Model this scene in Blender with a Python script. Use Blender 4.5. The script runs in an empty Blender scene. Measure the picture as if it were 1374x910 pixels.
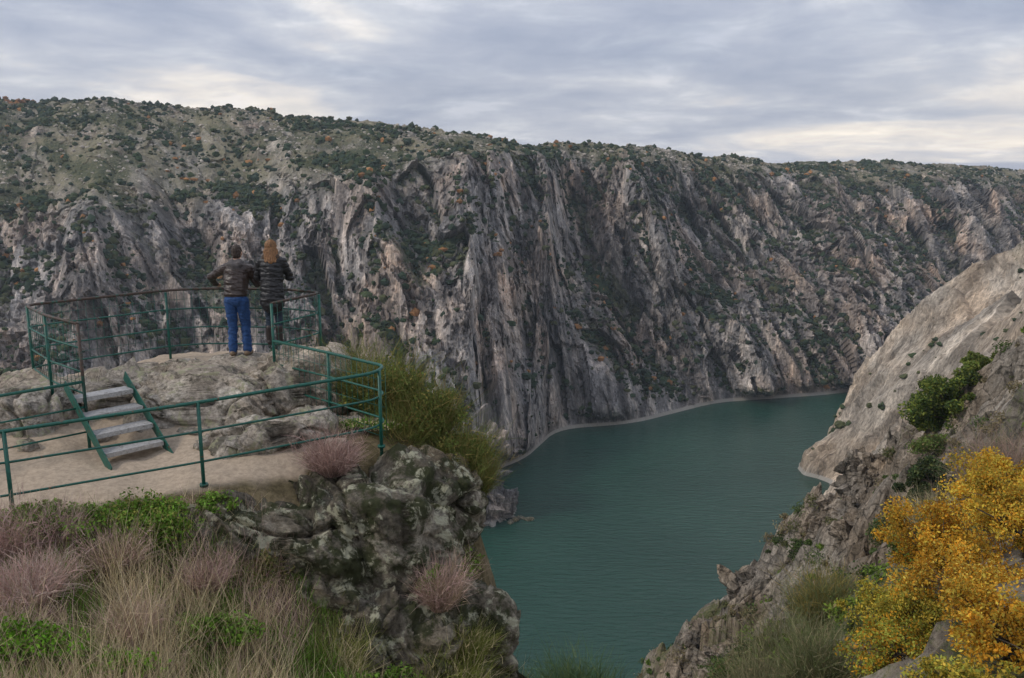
import bpy, bmesh, math, numpy as np
from mathutils import Vector
rng=np.random.default_rng(7)
CZ=150.0
scene=bpy.context.scene
# ------------------------------------------------------------------ noise
def _h(*c):
    h=np.zeros(np.broadcast(*c).shape,dtype=np.uint32)
    ks=(374761393,668265263,2147483647-1274126177,3266489917)
    for a,k in zip(c,ks):
        h=(h^(a.astype(np.int64)&0xffffffff).astype(np.uint32))*np.uint32(k&0xffffffff)
        h^=h>>np.uint32(15)
        h=h*np.uint32(2246822519); h^=h>>np.uint32(13)
    return h
def _f(h,s=0): 
    h=(h+np.uint32((s*2654435761)&0xffffffff))*np.uint32(3266489917); h^=h>>np.uint32(16)
    return (h&np.uint32(0xffffff)).astype(np.float64)/16777215.0
def n3(x,y,z,seed=0):
    xi=np.floor(x);yi=np.floor(y);zi=np.floor(z)
    fx=x-xi;fy=y-yi;fz=z-zi
    ux=fx*fx*fx*(fx*(fx*6-15)+10);uy=fy*fy*fy*(fy*(fy*6-15)+10);uz=fz*fz*fz*(fz*(fz*6-15)+10)
    r=0
    for i in (0,1):
        wx=ux if i else 1-ux
        for j in (0,1):
            wy=uy if j else 1-uy
            for k in (0,1):
                wz=uz if k else 1-uz
                h=_h(xi+i+seed*57,yi+j,zi+k)
                g=(_f(h,1)-.5)*(fx-i)+(_f(h,2)-.5)*(fy-j)+(_f(h,3)-.5)*(fz-k)
                r=r+wx*wy*wz*g
    return r*2.4
def n2(x,y,seed=0):
    xi=np.floor(x);yi=np.floor(y);fx=x-xi;fy=y-yi
    ux=fx*fx*fx*(fx*(fx*6-15)+10);uy=fy*fy*fy*(fy*(fy*6-15)+10)
    r=0
    for i in (0,1):
        wx=ux if i else 1-ux
        for j in (0,1):
            wy=uy if j else 1-uy
            h=_h(xi+i+seed*57,yi+j)
            r=r+wx*wy*((_f(h,1)-.5)*(fx-i)+(_f(h,2)-.5)*(fy-j))
    return r*2.6
def fbm2(x,y,o=5,seed=0,g=.5):
    r=0;a=1
    for i in range(o):
        r=r+a*n2(x,y,seed+i*11); x=x*2.03+3.1;y=y*2.03+1.7;a*=g
    return r
def fbm3(x,y,z,o=5,seed=0,g=.5):
    r=0;a=1
    for i in range(o):
        r=r+a*n3(x,y,z,seed+i*11); x=x*2.03+3.1;y=y*2.03+1.7;z=z*2.03+5.3;a*=g
    return r
def rid2(x,y,o=3,seed=0,g=.5):
    r=0;a=1
    for i in range(o):
        r=r+a*(1-2.2*np.abs(n2(x,y,seed+i*7))); x=x*2.1+9.1;y=y*2.1+4.7;a*=g
    return r
def cell2(x,y,seed=0,tilt=1.0,ids=False):
    xi=np.floor(x);yi=np.floor(y)
    best=np.full(x.shape,9.0);val=np.zeros(x.shape);idv=np.zeros(x.shape)
    for i in (-1,0,1):
        for j in (-1,0,1):
            h=_h(xi+i+seed*31,yi+j)
            dx=x-(xi+i+.1+.8*_f(h,1));dy=y-(yi+j+.1+.8*_f(h,2))
            d=dx*dx+dy*dy
            v=_f(h,3)-.5+tilt*(dx*(_f(h,4)-.5)+dy*(_f(h,5)-.5))*1.6
            m=d<best
            best=np.where(m,d,best);val=np.where(m,v,val)
            if ids: idv=np.where(m,_f(h,6),idv)
    return (val,idv) if ids else val
def cell3(x,y,z,seed=0,tilt=1.0):
    xi=np.floor(x);yi=np.floor(y);zi=np.floor(z)
    best=np.full(x.shape,9.0);val=np.zeros(x.shape)
    for i in (-1,0,1):
        for j in (-1,0,1):
            for k in (-1,0,1):
                h=_h(xi+i+seed*31,yi+j,zi+k)
                dx=x-(xi+i+.1+.8*_f(h,1));dy=y-(yi+j+.1+.8*_f(h,2));dz=z-(zi+k+.1+.8*_f(h,7))
                d=dx*dx+dy*dy+dz*dz
                v=_f(h,3)-.5+tilt*(dx*(_f(h,4)-.5)+dy*(_f(h,5)-.5)+dz*(_f(h,6)-.5))*1.6
                m=d<best
                best=np.where(m,d,best);val=np.where(m,v,val)
    return val
def sst(a,b,x):
    t=np.clip((x-a)/(b-a),0,1);return t*t*(3-2*t)
# ------------------------------------------------------------------ mesh helpers
def mk(name,V,F,mat=None,smooth=False,attrs=None,coll=None,parent=None):
    V=np.ascontiguousarray(V,dtype=np.float32);F=np.ascontiguousarray(F,dtype=np.int32)
    me=bpy.data.meshes.new(name)
    me.vertices.add(len(V));me.vertices.foreach_set('co',V.ravel())
    m,k=F.shape
    me.loops.add(m*k);me.loops.foreach_set('vertex_index',F.ravel())
    me.polygons.add(m);me.polygons.foreach_set('loop_start',np.arange(0,m*k,k,dtype=np.int32))
    me.polygons.foreach_set('loop_total',np.full(m,k,dtype=np.int32))
    me.polygons.foreach_set('use_smooth',np.full(m,smooth,dtype=bool))
    me.update(calc_edges=True)
    if attrs:
        for an,av in attrs.items():
            if av.ndim==1:
                a=me.attributes.new(an,'FLOAT','POINT');a.data.foreach_set('value',av.astype(np.float32))
            else:
                if av.shape[1]==3: av=np.hstack([av,np.ones((len(av),1))])
                a=me.attributes.new(an,'FLOAT_COLOR','POINT');a.data.foreach_set('color',av.astype(np.float32).ravel())
    if mat: 
        for mm in (mat if isinstance(mat,list) else [mat]): me.materials.append(mm)
    ob=bpy.data.objects.new(name,me);scene.collection.objects.link(ob)
    if parent: ob.parent=parent
    return ob
def gridF(nr,nc):
    i=np.arange(nr*nc).reshape(nr,nc)
    return np.stack([i[:-1,:-1],i[:-1,1:],i[1:,1:],i[1:,:-1]],-1).reshape(-1,4)
def ico(sub):
    bm=bmesh.new();bmesh.ops.create_icosphere(bm,subdivisions=sub,radius=1)
    bm.verts.ensure_lookup_table()
    V=np.array([v.co[:] for v in bm.verts]);F=np.array([[v.index for v in f.verts] for f in bm.faces]);bm.free()
    return V,F
ICO={s:ico(s) for s in (1,2,5,6,7)}
def empty(name,loc=(0,0,0)):
    e=bpy.data.objects.new(name,None);e.location=loc;scene.collection.objects.link(e);return e
# ------------------------------------------------------------------ materials
def newmat(name):
    m=bpy.data.materials.new(name);m.use_nodes=True;nt=m.node_tree
    return m,nt,nt.nodes['Principled BSDF']
def N(nt,t,**k):
    n=nt.nodes.new(t)
    for a,b in k.items():
        if a in n.inputs: n.inputs[a].default_value=b
        else: setattr(n,a,b)
    return n
def L(nt,a,b): nt.links.new(a,b)
def ramp(nt,src,stops):
    r=nt.nodes.new('ShaderNodeValToRGB')
    el=r.color_ramp.elements
    while len(el)<len(stops): el.new(.5)
    for e,(p,c) in zip(el,stops):
        e.position=p; e.color=(c,c,c,1) if isinstance(c,(int,float)) else (*c,1)
    L(nt,src,r.inputs[0]);return r.outputs[0]
def mix(nt,f,a,b,mode='MIX'):
    m=nt.nodes.new('ShaderNodeMix');m.data_type='RGBA';m.blend_type=mode
    for s,v in ((m.inputs[0],f),(m.inputs[6],a),(m.inputs[7],b)):
        if hasattr(v,'links'): L(nt,v,s)
        elif isinstance(v,(int,float)): s.default_value=v if s==m.inputs[0] else (v,v,v,1)
        else: s.default_value=(*v,1)
    return m.outputs[2]
def rockmat(name,s,c1,c2,c3,stretch=(1,1,1),rot=(0,0,0),bump=.6,bd=.3,lichen=None,lic=.55,dark=None,darkt=.55,veg=None,shore=False,crack=1.0,path=None,warm=None,tone=False,fine=9,fineamt=.75,cks=1.7):
    m,nt,p=newmat(name)
    tc=N(nt,'ShaderNodeTexCoord');mp=N(nt,'ShaderNodeMapping');L(nt,tc.outputs['Object'],mp.inputs[0])
    mp.inputs['Scale'].default_value=stretch;mp.inputs['Rotation'].default_value=rot
    v=mp.outputs[0]
    a=N(nt,'ShaderNodeTexNoise',Scale=s,Detail=6.0,Roughness=.66,Distortion=.6);L(nt,v,a.inputs['Vector'])
    col=ramp(nt,a.outputs[0],[(.32,c1),(.5,c2),(.66,c3)])
    if tone:
        at=N(nt,'ShaderNodeAttribute',attribute_name='tone')
        col=mix(nt,1.0,col,at.outputs['Fac'],'MULTIPLY')
    b=N(nt,'ShaderNodeTexNoise',Scale=s*fine,Detail=5.0,Roughness=.75);L(nt,v,b.inputs['Vector'])
    col=mix(nt,fineamt,col,ramp(nt,b.outputs[0],[(.32,.35),(.52,1.0),(.70,1.6)]),'MULTIPLY')
    if warm:
        w=N(nt,'ShaderNodeTexNoise',Scale=s*.35,Detail=2.0);L(nt,tc.outputs['Object'],w.inputs['Vector'])
        col=mix(nt,ramp(nt,w.outputs[0],[(.45,0.0),(.65,.7)]),col,mix(nt,1.0,col,warm,'MULTIPLY'))
    ck=None
    if crack>0:
        dv=nt.nodes.new('ShaderNodeMix');dv.data_type='VECTOR';dv.inputs[0].default_value=.12
        L(nt,v,dv.inputs[4]);L(nt,b.outputs['Color'],dv.inputs[5])
        vo=N(nt,'ShaderNodeTexVoronoi',feature='DISTANCE_TO_EDGE',Scale=s*cks);L(nt,dv.outputs[1],vo.inputs['Vector'])
        ck=ramp(nt,vo.outputs[0],[(0.0,.35),(.05,1.0)])
        col=mix(nt,crack*.8,col,ck,'MULTIPLY')
    if dark:
        d=N(nt,'ShaderNodeTexNoise',Scale=s*2.6,Detail=6.0,Roughness=.72);L(nt,tc.outputs['Object'],d.inputs['Vector'])
        col=mix(nt,ramp(nt,d.outputs[0],[(darkt-.05,0.0),(darkt+.04,.9)]),col,dark)
    if lichen:
        d=N(nt,'ShaderNodeTexNoise',Scale=s*4.3,Detail=6.0,Roughness=.7,Distortion=.3);L(nt,tc.outputs['Object'],d.inputs['Vector'])
        col=mix(nt,ramp(nt,d.outputs[0],[(lic-.02,0.0),(lic+.05,.85)]),col,lichen)
    if path:
        at=N(nt,'ShaderNodeAttribute',attribute_name='path')
        pc=mix(nt,ramp(nt,b.outputs[0],[(.35,0.0),(.65,1.0)]),tuple(.65*c for c in path),path)
        col=mix(nt,at.outputs['Fac'],col,pc)
    if veg:
        at=N(nt,'ShaderNodeAttribute',attribute_name='veg')
        g=N(nt,'ShaderNodeTexNoise',Scale=s*6,Detail=5.0,Roughness=.8);L(nt,tc.outputs['Object'],g.inputs['Vector'])
        vc=ramp(nt,g.outputs[0],[(.36,veg[0]),(.5,veg[1]),(.64,veg[2])])
        ad=N(nt,'ShaderNodeMath',operation='ADD');L(nt,at.outputs['Fac'],ad.inputs[0])
        sb=N(nt,'ShaderNodeMath',operation='MULTIPLY_ADD');L(nt,b.outputs[0],sb.inputs[0]);sb.inputs[1].default_value=1.4;sb.inputs[2].default_value=-.7
        L(nt,sb.outputs[0],ad.inputs[1])
        col=mix(nt,ramp(nt,ad.outputs[0],[(.4,0.0),(.6,.9)]),col,vc)
    if shore:
        ge=N(nt,'ShaderNodeNewGeometry');sx=N(nt,'ShaderNodeSeparateXYZ');L(nt,ge.outputs['Position'],sx.inputs[0])
        mr=N(nt,'ShaderNodeMapRange');L(nt,sx.outputs[2],mr.inputs[0]);mr.inputs[1].default_value=2.1;mr.inputs[2].default_value=1.5
        col=mix(nt,mr.outputs[0],col,(.38,.355,.32))
    L(nt,col,p.inputs['Base Color']);p.inputs['Roughness'].default_value=.92
    p.inputs['Specular IOR Level'].default_value=.2
    ma=N(nt,'ShaderNodeMath',operation='ADD');L(nt,a.outputs[0],ma.inputs[0])
    mb=N(nt,'ShaderNodeMath',operation='MULTIPLY');L(nt,b.outputs[0],mb.inputs[0]);mb.inputs[1].default_value=.4
    L(nt,mb.outputs[0],ma.inputs[1]);hh=ma.outputs[0]
    if ck:
        mc=N(nt,'ShaderNodeMath',operation='MULTIPLY_ADD');L(nt,ck,mc.inputs[0]);mc.inputs[1].default_value=.25*crack;L(nt,hh,mc.inputs[2]);hh=mc.outputs[0]
    bp=N(nt,'ShaderNodeBump',Strength=bump,Distance=bd);L(nt,hh,bp.inputs['Height']);L(nt,bp.outputs[0],p.inputs['Normal'])
    return m
def leafmat(name,trans=.25):
    m,nt,p=newmat(name)
    at=N(nt,'ShaderNodeAttribute',attribute_name='Col');c=at.outputs['Color']
    L(nt,c,p.inputs['Base Color']);p.inputs['Roughness'].default_value=.8;p.inputs['Specular IOR Level'].default_value=.2
    if trans>0:
        t=N(nt,'ShaderNodeBsdfTranslucent');L(nt,c,t.inputs[0]);ms=N(nt,'ShaderNodeMixShader');ms.inputs[0].default_value=trans
        L(nt,p.outputs[0],ms.inputs[1]);L(nt,t.outputs[0],ms.inputs[2]);L(nt,ms.outputs[0],nt.nodes['Material Output'].inputs[0])
    return m
def simple(name,c,rough=.7,metal=0,var=.3,ns=20,c2=None,thr=.6,bump=0):
    m,nt,p=newmat(name)
    tc=N(nt,'ShaderNodeTexCoord');n=N(nt,'ShaderNodeTexNoise',Scale=float(ns),Detail=5.0,Roughness=.7);L(nt,tc.outputs['Object'],n.inputs['Vector'])
    col=mix(nt,1.0,c,ramp(nt,n.outputs[0],[(.3,1-var),(.7,1+var)]),'MULTIPLY')
    if c2:
        n2_=N(nt,'ShaderNodeTexNoise',Scale=float(ns)*.4,Detail=6.0,Roughness=.75);L(nt,tc.outputs['Object'],n2_.inputs['Vector'])
        col=mix(nt,ramp(nt,n2_.outputs[0],[(thr,0.0),(thr+.05,1.0)]),col,c2)
    L(nt,col,p.inputs['Base Color']);p.inputs['Roughness'].default_value=rough;p.inputs['Metallic'].default_value=metal
    if bump:
        b=N(nt,'ShaderNodeBump',Strength=bump,Distance=.01);L(nt,n.outputs[0],b.inputs['Height']);L(nt,b.outputs[0],p.inputs['Normal'])
    return m
VEG=((.028,.042,.021),(.060,.074,.036),(.16,.15,.08))
M_far=rockmat('cliff_rock',.055,(.105,.102,.106),(.22,.208,.203),(.52,.46,.415),stretch=(1.8,1.2,.36),rot=(0,.35,0),bump=1.0,bd=1.6,veg=VEG,shore=True,warm=(1.18,.97,.80),crack=.6,tone=True,path=(.29,.265,.175),fineamt=.9,cks=2.6)
M_slab=rockmat('slab_rock',.10,(.18,.162,.14),(.33,.29,.245),(.49,.435,.37),stretch=(.22,1.9,.5),rot=(0,.3,.25),bump=.8,bd=1.1,veg=VEG,shore=True,warm=(1.1,.96,.82),crack=.5,tone=True,fineamt=.9)
M_slope=rockmat('slope_rock',.30,(.10,.09,.075),(.23,.20,.165),(.42,.37,.31),bump=.9,bd=.5,veg=((.04,.055,.018),(.085,.10,.035),(.20,.18,.085)),warm=(1.15,.96,.76),shore=True,dark=(.05,.045,.036),darkt=.60,fineamt=.9)
M_bould=rockmat('granite',1.2,(.20,.175,.145),(.35,.31,.265),(.52,.475,.41),bump=1.0,bd=.05,lichen=(.30,.295,.19),lic=.56,dark=(.085,.078,.06),darkt=.57,crack=.3,warm=(1.08,.98,.86),fine=14,fineamt=.95)
M_out=rockmat('lichen_granite',1.0,(.055,.048,.036),(.15,.13,.10),(.40,.36,.29),bump=1.0,bd=.07,lichen=(.42,.41,.30),lic=.56,dark=(.034,.040,.016),darkt=.515,crack=.4,fine=16,fineamt=.9,warm=(1.25,.98,.60))
M_ground=rockmat('earth',1.5,(.06,.05,.022),(.12,.095,.05),(.19,.15,.09),bump=.6,bd=.05,path=(.50,.40,.30),crack=0.0)
M_leaf=leafmat('leaves');M_bush=leafmat('far_bush',0.0);M_blade=leafmat('blades',.15)
M_bark=simple('bark',(.09,.07,.055),.9,ns=30,bump=.6)
# ------------------------------------------------------------------ far canyon wall
keys=np.array([
(-620,270,-900,850,230,.45,.62),(-330,330,-450,745,213,.42,.56),(-200,345,-335,740,206,.43,.58),(-110,352,-232,722,197,.46,.64),
(-50,350,-120,690,186,.53,.78),(-14,362,-60,678,179,.60,.85),(-14,412,-15,675,175,.66,.9),(5,428,10,680,172,.70,.92),(27,486,58,720,171,.70,.91),
(74,498,104,750,169,.70,.9),(135,546,160,790,165,.72,.89),(216,566,258,870,160,.72,.87),(330,615,392,930,158,.72,.86),
(450,700,545,1010,154,.72,.86),(620,850,700,1130,144,.72,.86),(900,1100,1000,1350,140,.75,.9),(1500,1700,1700,2000,140,.75,.92)],float)
mid=(keys[:,:2]+keys[:,2:4])/2
arc=np.r_[0,np.cumsum(np.hypot(*np.diff(mid,axis=0).T))]
dens=np.interp(np.linspace(0,1,1350),[0,.08,.75,.87,1],[arc[0],arc[1]-40,arc[12],arc[14],arc[16]])
K=np.stack([np.mean([np.interp(dens+o,arc,keys[:,i]) for o in (-14,-7,0,7,14)],axis=0) for i in range(7)],-1)
tt=np.r_[-.06,-.03,np.linspace(0,1,460),1+np.array([.01,.03,.06,.1,.16,.25,.4,.7,1.2,2,4,8,16,30])]
T,A=np.meshgrid(tt,dens,indexing='ij')
SX,SY,RX,RY,RZ,TC,HC=[np.broadcast_to(K[None,:,i],T.shape) for i in range(7)]
LEN=np.hypot(RX-SX,RY-SY)
B=T*LEN
tcj=TC*(1+.26*fbm2(A/80,B*0+.3,3,5))
q=np.clip(T/tcj,0,1)
prof=HC*(q**.95)
q2=np.clip((T-tcj)/(1-tcj),0,1)
prof=prof+(1-HC)*(1-(1-q2)**1.5)
Z=RZ*prof
Z=np.where(T<0,T*300,Z)
Z=np.where(T>1,RZ-np.minimum((T-1)*4,30),Z)
X=SX+(RX-SX)*T;Y=SY+(RY-SY)*T
cl=sst(0,.05,T)*(1-.85*sst(-.14,.16,T-tcj))
dx=(SX-RX)/LEN;dy=(SY-RY)/LEN
shr=np.interp(A,[arc[1],arc[5],arc[9],arc[13]],[.05,.18,.45,.55])
sh=A+B*shr+12*n2(A/70,B/70,8)
mac=rid2(sh/125,B/420,2,3)
rib=rid2(sh/44+.3*n2(A/50,B/50,9),B/130,2,13)
rm=np.clip(.85+.8*fbm2(sh/40,B/50,3,88),.4,1.5)
c1,i1=cell2(sh/19+.5*n2(A/25,B/25,4),B/48+.4*n2(A/30,B/30,6),2,1.5,True)
c2,i2=cell2(sh/8.0+.6*n2(A/9,B/9,5),B/15+.5*n2(A/12,B/12,55),8,1.4,True)
c3=cell2(sh/3.6+.5*n2(A/4,B/4,56),B/5.5+.5*n2(A/5,B/5,57),18,1.4)
c4=cell2(A/2.0+.5*n2(A/3,B/3,58),B/2.6+.5*n2(A/3,B/3,59),28,1.4)
fin=fbm3(X/4,Y/4,Z/6,3,21,.65)
D=(mac-.6)*33+(rib-.6)*13+c1*9.5+c2*4.8*rm+c3*2.8*rm+c4*1.1*rm+fin*1.2*rm
D=D*cl
zed=fbm2(X/60,Y/60,4,40)*4*sst(.3,1,T)*(1-sst(1.2,4,T))+fbm2(X/9,Y/9,3,44)*1.6*sst(.3,.8,T)*(1-sst(1.3,1.6,T))+cell2(X/6,Y/6,77)*1.4*sst(.3,.8,T)*(1-sst(1.1,1.3,T))
zed+=5*n2(A/95,T*0+.5,41)*sst(.6,1,T)*(1-sst(1.5,5,T))
X2=X+dx*D*.85;Y2=Y+dy*D*.85;Z2=Z+D*.45*sst(.02,.12,T)+zed*sst(.02,.1,T)
Z2=np.where(T>1.2,np.minimum(Z2,RZ-1),Z2)
g=[np.gradient(a) for a in (X2,Y2,Z2)]
nx=g[1][0]*g[2][1]-g[2][0]*g[1][1];ny=g[2][0]*g[0][1]-g[0][0]*g[2][1];nz=g[0][0]*g[1][1]-g[1][0]*g[0][1]
upn=np.abs(nz)/np.sqrt(nx*nx+ny*ny+nz*nz+1e-9)
def blur(a,k):
    for ax in (0,1):
        c=np.cumsum(np.pad(a,[(k+1,k) if i==ax else (0,0) for i in (0,1)],mode='edge'),axis=ax)
        a=(c[2*k+1:]-c[:-(2*k+1)])/(2*k+1) if ax==0 else (c[:,2*k+1:]-c[:,:-(2*k+1)])/(2*k+1)
    return a
us=blur(upn,1);ub=blur(upn,6)
cav=blur(D,8)-D
hol=-(rib-.6)*.5-(mac-.6)*.35-c1*.2
vm=-.23+.55*us+.35*ub+.35*hol+.6*fbm2(sh/32,B/50,4,60)+.035*cav+.1*fbm2(X/10,Y/10,3,62)
vm=np.clip(vm,0,1)*sst(.01,.04,T)
tone=.66+.50*i1+.38*i2+.85*fbm2(sh/7,B/80,3,64)-.4*(us-.55)
tone=np.clip(tone,.42,1.95)
gr=sst(-.05,.12,T-tcj)*np.clip(.65+.8*fbm2(X/30,Y/30,4,66),0,1)
mk('canyon_wall',np.stack([X2,Y2,Z2],-1).reshape(-1,3),gridF(*T.shape)[:,::-1],M_far,False,{'veg':vm.ravel(),'tone':tone.ravel(),'path':gr.ravel()})
def blobs(name,P,R,col,mat,sub=1,squash=.8,rough=.45,jit=.3):
    bv,bf=ICO[sub];n=len(P);nv=len(bv)
    s=1+rough*(rng.random((n,nv))-.5)*2
    V=bv[None]*s[...,None]*R[:,None,None]*(1+.3*(rng.random((n,1,3))-.5))
    V[...,2]*=squash
    V=V+P[:,None,:]
    F=(bf[None]+(np.arange(n)*nv)[:,None,None]).reshape(-1,3)
    C=np.repeat(col[:,None,:],nv,1)*(1+jit*(rng.random((n,nv,1))-.5)*2)
    return mk(name,V.reshape(-1,3),F,mat,False,{'Col':C.reshape(-1,3)})
clump=fbm2(sh/38,B/50,3,90)+.7*fbm2(sh/11,B/14,2,95)+.4*hol
w=np.exp(3.8*clump+3.0*(us-.5)+2.0*(ub-.5)+.10*cav)*(T>.02)*(T<1.0)*np.where(T>tcj+.05,.18,1.0)
w=w*(A<arc[14])
w/=w.sum()
idx=rng.choice(w.size,42000,p=w.ravel())
P=np.stack([X2.ravel()[idx],Y2.ravel()[idx],Z2.ravel()[idx]],-1)
R=.6+2.1*rng.random(len(P))**2.4;P[:,2]+=R*.4
base=np.array([(.032,.054,.025),(.046,.064,.028),(.025,.042,.027),(.068,.075,.034),(.034,.055,.035)])[rng.integers(0,5,len(P))]
aw=np.clip(fbm2(sh.ravel()[idx]/30,B.ravel()[idx]/30,2,99),0,1)
au=rng.random(len(P))<.018+.40*aw**2*(A.ravel()[idx]<arc[8])
base[au]=np.array([.30,.15,.06])*(.6+.8*rng.random((au.sum(),1)))
blobs('scrub_bushes',P,R,base,M_bush)
w=((T>tcj+.02)&(T<1.02))*np.exp(2.5*fbm2(A/50,B/30,3,120));w=w/w.sum()
idx=rng.choice(w.size,6000,p=w.ravel())
P=np.stack([X2.ravel()[idx],Y2.ravel()[idx],Z2.ravel()[idx]],-1);R=.4+1.4*rng.random(len(P))**2.8
blobs('plateau_boulders',P,R,np.array([[.42,.375,.325]])*(.7+.6*rng.random((len(P),1))),M_bush,1,.7,.35,.1)
w=((T>.9)&(T<1.01)&(A<arc[5]))*np.exp(5*fbm2(A/40,B/30,2,140));w=w/w.sum()
idx=rng.choice(w.size,150,p=w.ravel())
P=np.stack([X2.ravel()[idx],Y2.ravel()[idx],Z2.ravel()[idx]],-1);R=1.0+1.9*rng.random(len(P))**1.7;P[:,2]+=R*.6
cc=np.repeat([[.04,.058,.04]],len(P),0);lft=P[:,0]<-400;cc[lft]=(.22,.11,.06)
blobs('skyline_trees',P,R,cc,M_bush,1,.9)
# ------------------------------------------------------------------ right bank
ys=[100,130,160,200,247,300,340,358,385,418,432,450,500,570,700,900]
xs=[12,20,30,48,66,104,134,152,157,146,156,182,250,340,500,760]
def bankz(x,y):
    x_s=np.interp(y,ys,xs)+4*n2(y/14,y*0+.5,240)+2*n2(y/5,y*0+.5,241)
    d=x-x_s
    z=1.12*d+2.5*sst(0,3,d)
    top=158.
    z=np.where(z>100,100+ (top-100)*(1-np.exp(-(z-100)/(top-100))),z)
    return z,d
gx=np.arange(-10,470,1.0);gy=np.r_[np.arange(96,300,1.6),np.arange(300,440,.8),np.arange(441,860,2.2)]
GX,GY=np.meshgrid(gx,gy)
z,d=bankz(GX,GY)
m=sst(0,5,d)
u1=GY+GX*.35+4*n2(GX/25,GY/25,222)
slab=rid2(u1/46,GX/190,2,201)
rm=np.clip(.65+1.1*fbm2(GX/30,GY/30,3,221),.12,1.4)
cA,iA=cell2(u1/14+.4*n2(GX/30,GY/30,3),GX/70,205,1.6,True);cB,iB=cell2(u1/5.5+.5*n2(GX/9,GY/9,31),GX/24,207,1.5,True);cC=cell2(u1/2.3,GX/6,217,1.3)
dd=((slab-.6)*13+cA*10+cB*3.8*rm+cC*1.6*rm+fbm2(GX/5,GY/3,3,209)*1.2*rm)*m
Zb=np.where(d<0,d*1.6,z)+dd*.65
Xb=GX-dd*.55
vb=np.clip(.02-.35*(slab-.6)+.75*fbm2(GX/28,GY/28,4,211)+.45*sst(75,125,z),0,1)*sst(1,6,d)
tn=np.clip(.82+.38*iA+.3*iB+.9*fbm2(u1/4,GX/90,3,219),.45,1.75)
mk('river_bank_cliff',np.stack([Xb,GY,Zb],-1).reshape(-1,3),gridF(*GX.shape),M_slab,False,{'veg':vb.ravel(),'tone':tn.ravel()})
w=(d>1)*(z<150)*np.exp(9*(fbm2(u1/16,GX/30,3,215)+.5*fbm2(GX/8,GY/8,2,216)-.15*(slab-.6)))*(1+14*(d<14)*(GY<395)*(GY>330));w=w/w.sum()
idx=rng.choice(w.size,4600,p=w.ravel())
P=np.stack([Xb.ravel()[idx],GY.ravel()[idx],Zb.ravel()[idx]],-1);R=.4+1.9*rng.random(len(P))**2.6;P[:,2]+=R*.2
blobs('bank_bushes',P,R,np.array([(.05,.075,.03),(.085,.095,.04),(.04,.06,.03)])[rng.integers(0,3,len(P))],M_bush,2,.7,.35)
# ------------------------------------------------------------------ near right slope
def slopez(x,y,detail=True):
    r=1.116*x-.536*y-31.8+24*np.exp(-(y/38.)**2)+5.5*np.exp(-((y-28)/15.)**2)*sst(4,10,x)
    r=np.where(r>-22,-22+18*(1-np.exp(-(r+22)/18)),r)
    cy=np.interp(x,[-60,15,22,34,43,47,50,52,54,80],[100,100,107,106,104,101,97,92,82,62])
    cy=cy+4*n2(x/6,x*0+.5,300)+1.5*n2(x/1.8,x*0+.5,302)
    r=r-3.2*np.maximum(0,y-cy)
    if detail:
        u=x*.55+y*.85;v=x*.85-y*.55
        near=sst(5,20,np.hypot(x,y))*(.28+.72*sst(30,60,y))
        k=np.clip(.7+1.0*fbm2(x/14,y/14,2,330),.2,1.4)
        r=r+near*((rid2(u/16,v/34,2,301)-.75)*3.8+cell2(u/7,v/13,305,1.6)*4.8*k+cell2(u/2.6+.5*n2(x/3,y/3,331),v/4.5,307,1.5)*2.2*k+cell2(u/1.0,v/1.6,309,1.3)*.7*k+fbm2(x/2,y/2,3,311)*.35)
    return r+CZ
gx=np.r_[np.arange(-120,-20,2.),np.arange(-20,75,.3),np.arange(75,140,3.)]
gy=np.r_[np.arange(-120,-10,4.),np.arange(-10,122,.33),np.arange(122,160,1.5)]
GX,GY=np.meshgrid(gx,gy)
Zs=np.maximum(slopez(GX,GY),-8)
u=GX*.55+GY*.85;v=GX*.85-GY*.55
vs=np.clip(.26+.75*fbm2(GX/9,GY/9,4,320)-.3*(rid2(u/16,v/34,2,301)-.6)+.4*sst(60,25,GY),0,1)
jx=.5*n2(GX/1.1,GY/1.1,333);jy=.5*n2(GX/1.1+7,GY/1.1,334)
mk('hillside_slope',np.stack([GX+jx,GY+jy,Zs],-1).reshape(-1,3),gridF(*GX.shape),M_slope,False,{'veg':vs.ravel()})
# ------------------------------------------------------------------ near left ground
cp=np.array([(0,-1,-1.7),(0,1,-1.9),(-3,0,-1.7),(-8,0,-1.8),(-12,4,-2.6),(-8,5,-3.1),(-3,3.5,-2.9),(-.6,4,-3.7),(-4.1,6.2,-4.0),(-5.5,7,-3.95),(-7,7.5,-3.8),(-5.5,8.8,-3.75),
(-3.65,9.4,-3.68),(-4.5,9.8,-3.62),(-5,10.5,-3.6),(-3,11,-3.58),(-1.9,10.8,-3.6),(-2.6,12,-3.55),(-2.98,7.1,-4.6),(-1.5,8.1,-5.4),(-3.4,8.1,-4.25),(-1.2,6.5,-5.2),
(-6.5,10,-3.6),(-9,10,-3.6),(-9,11.5,-3.6),(-.8,9.3,-6.),(-5,13,-3.2),(-6,12.6,-3.2),(-4,13.6,-3.1),(-7.5,12,-3.4),(-12,10,-3.6),(-2,13,-3.7),(-1,11.5,-3.9),(-14,-2,-1.6),(2,-3,-1.5)],float)
def tps(r2): return r2*np.log(r2+1e-6)*.5
n=len(cp)
Kq=tps(((cp[:,None,:2]-cp[None,:,:2])**2).sum(-1))+np.eye(n)*.05
Pm=np.c_[np.ones(n),cp[:,:2]]
sol=np.linalg.solve(np.block([[Kq,Pm],[Pm.T,np.zeros((3,3))]]),np.r_[cp[:,2],0,0,0])
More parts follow.
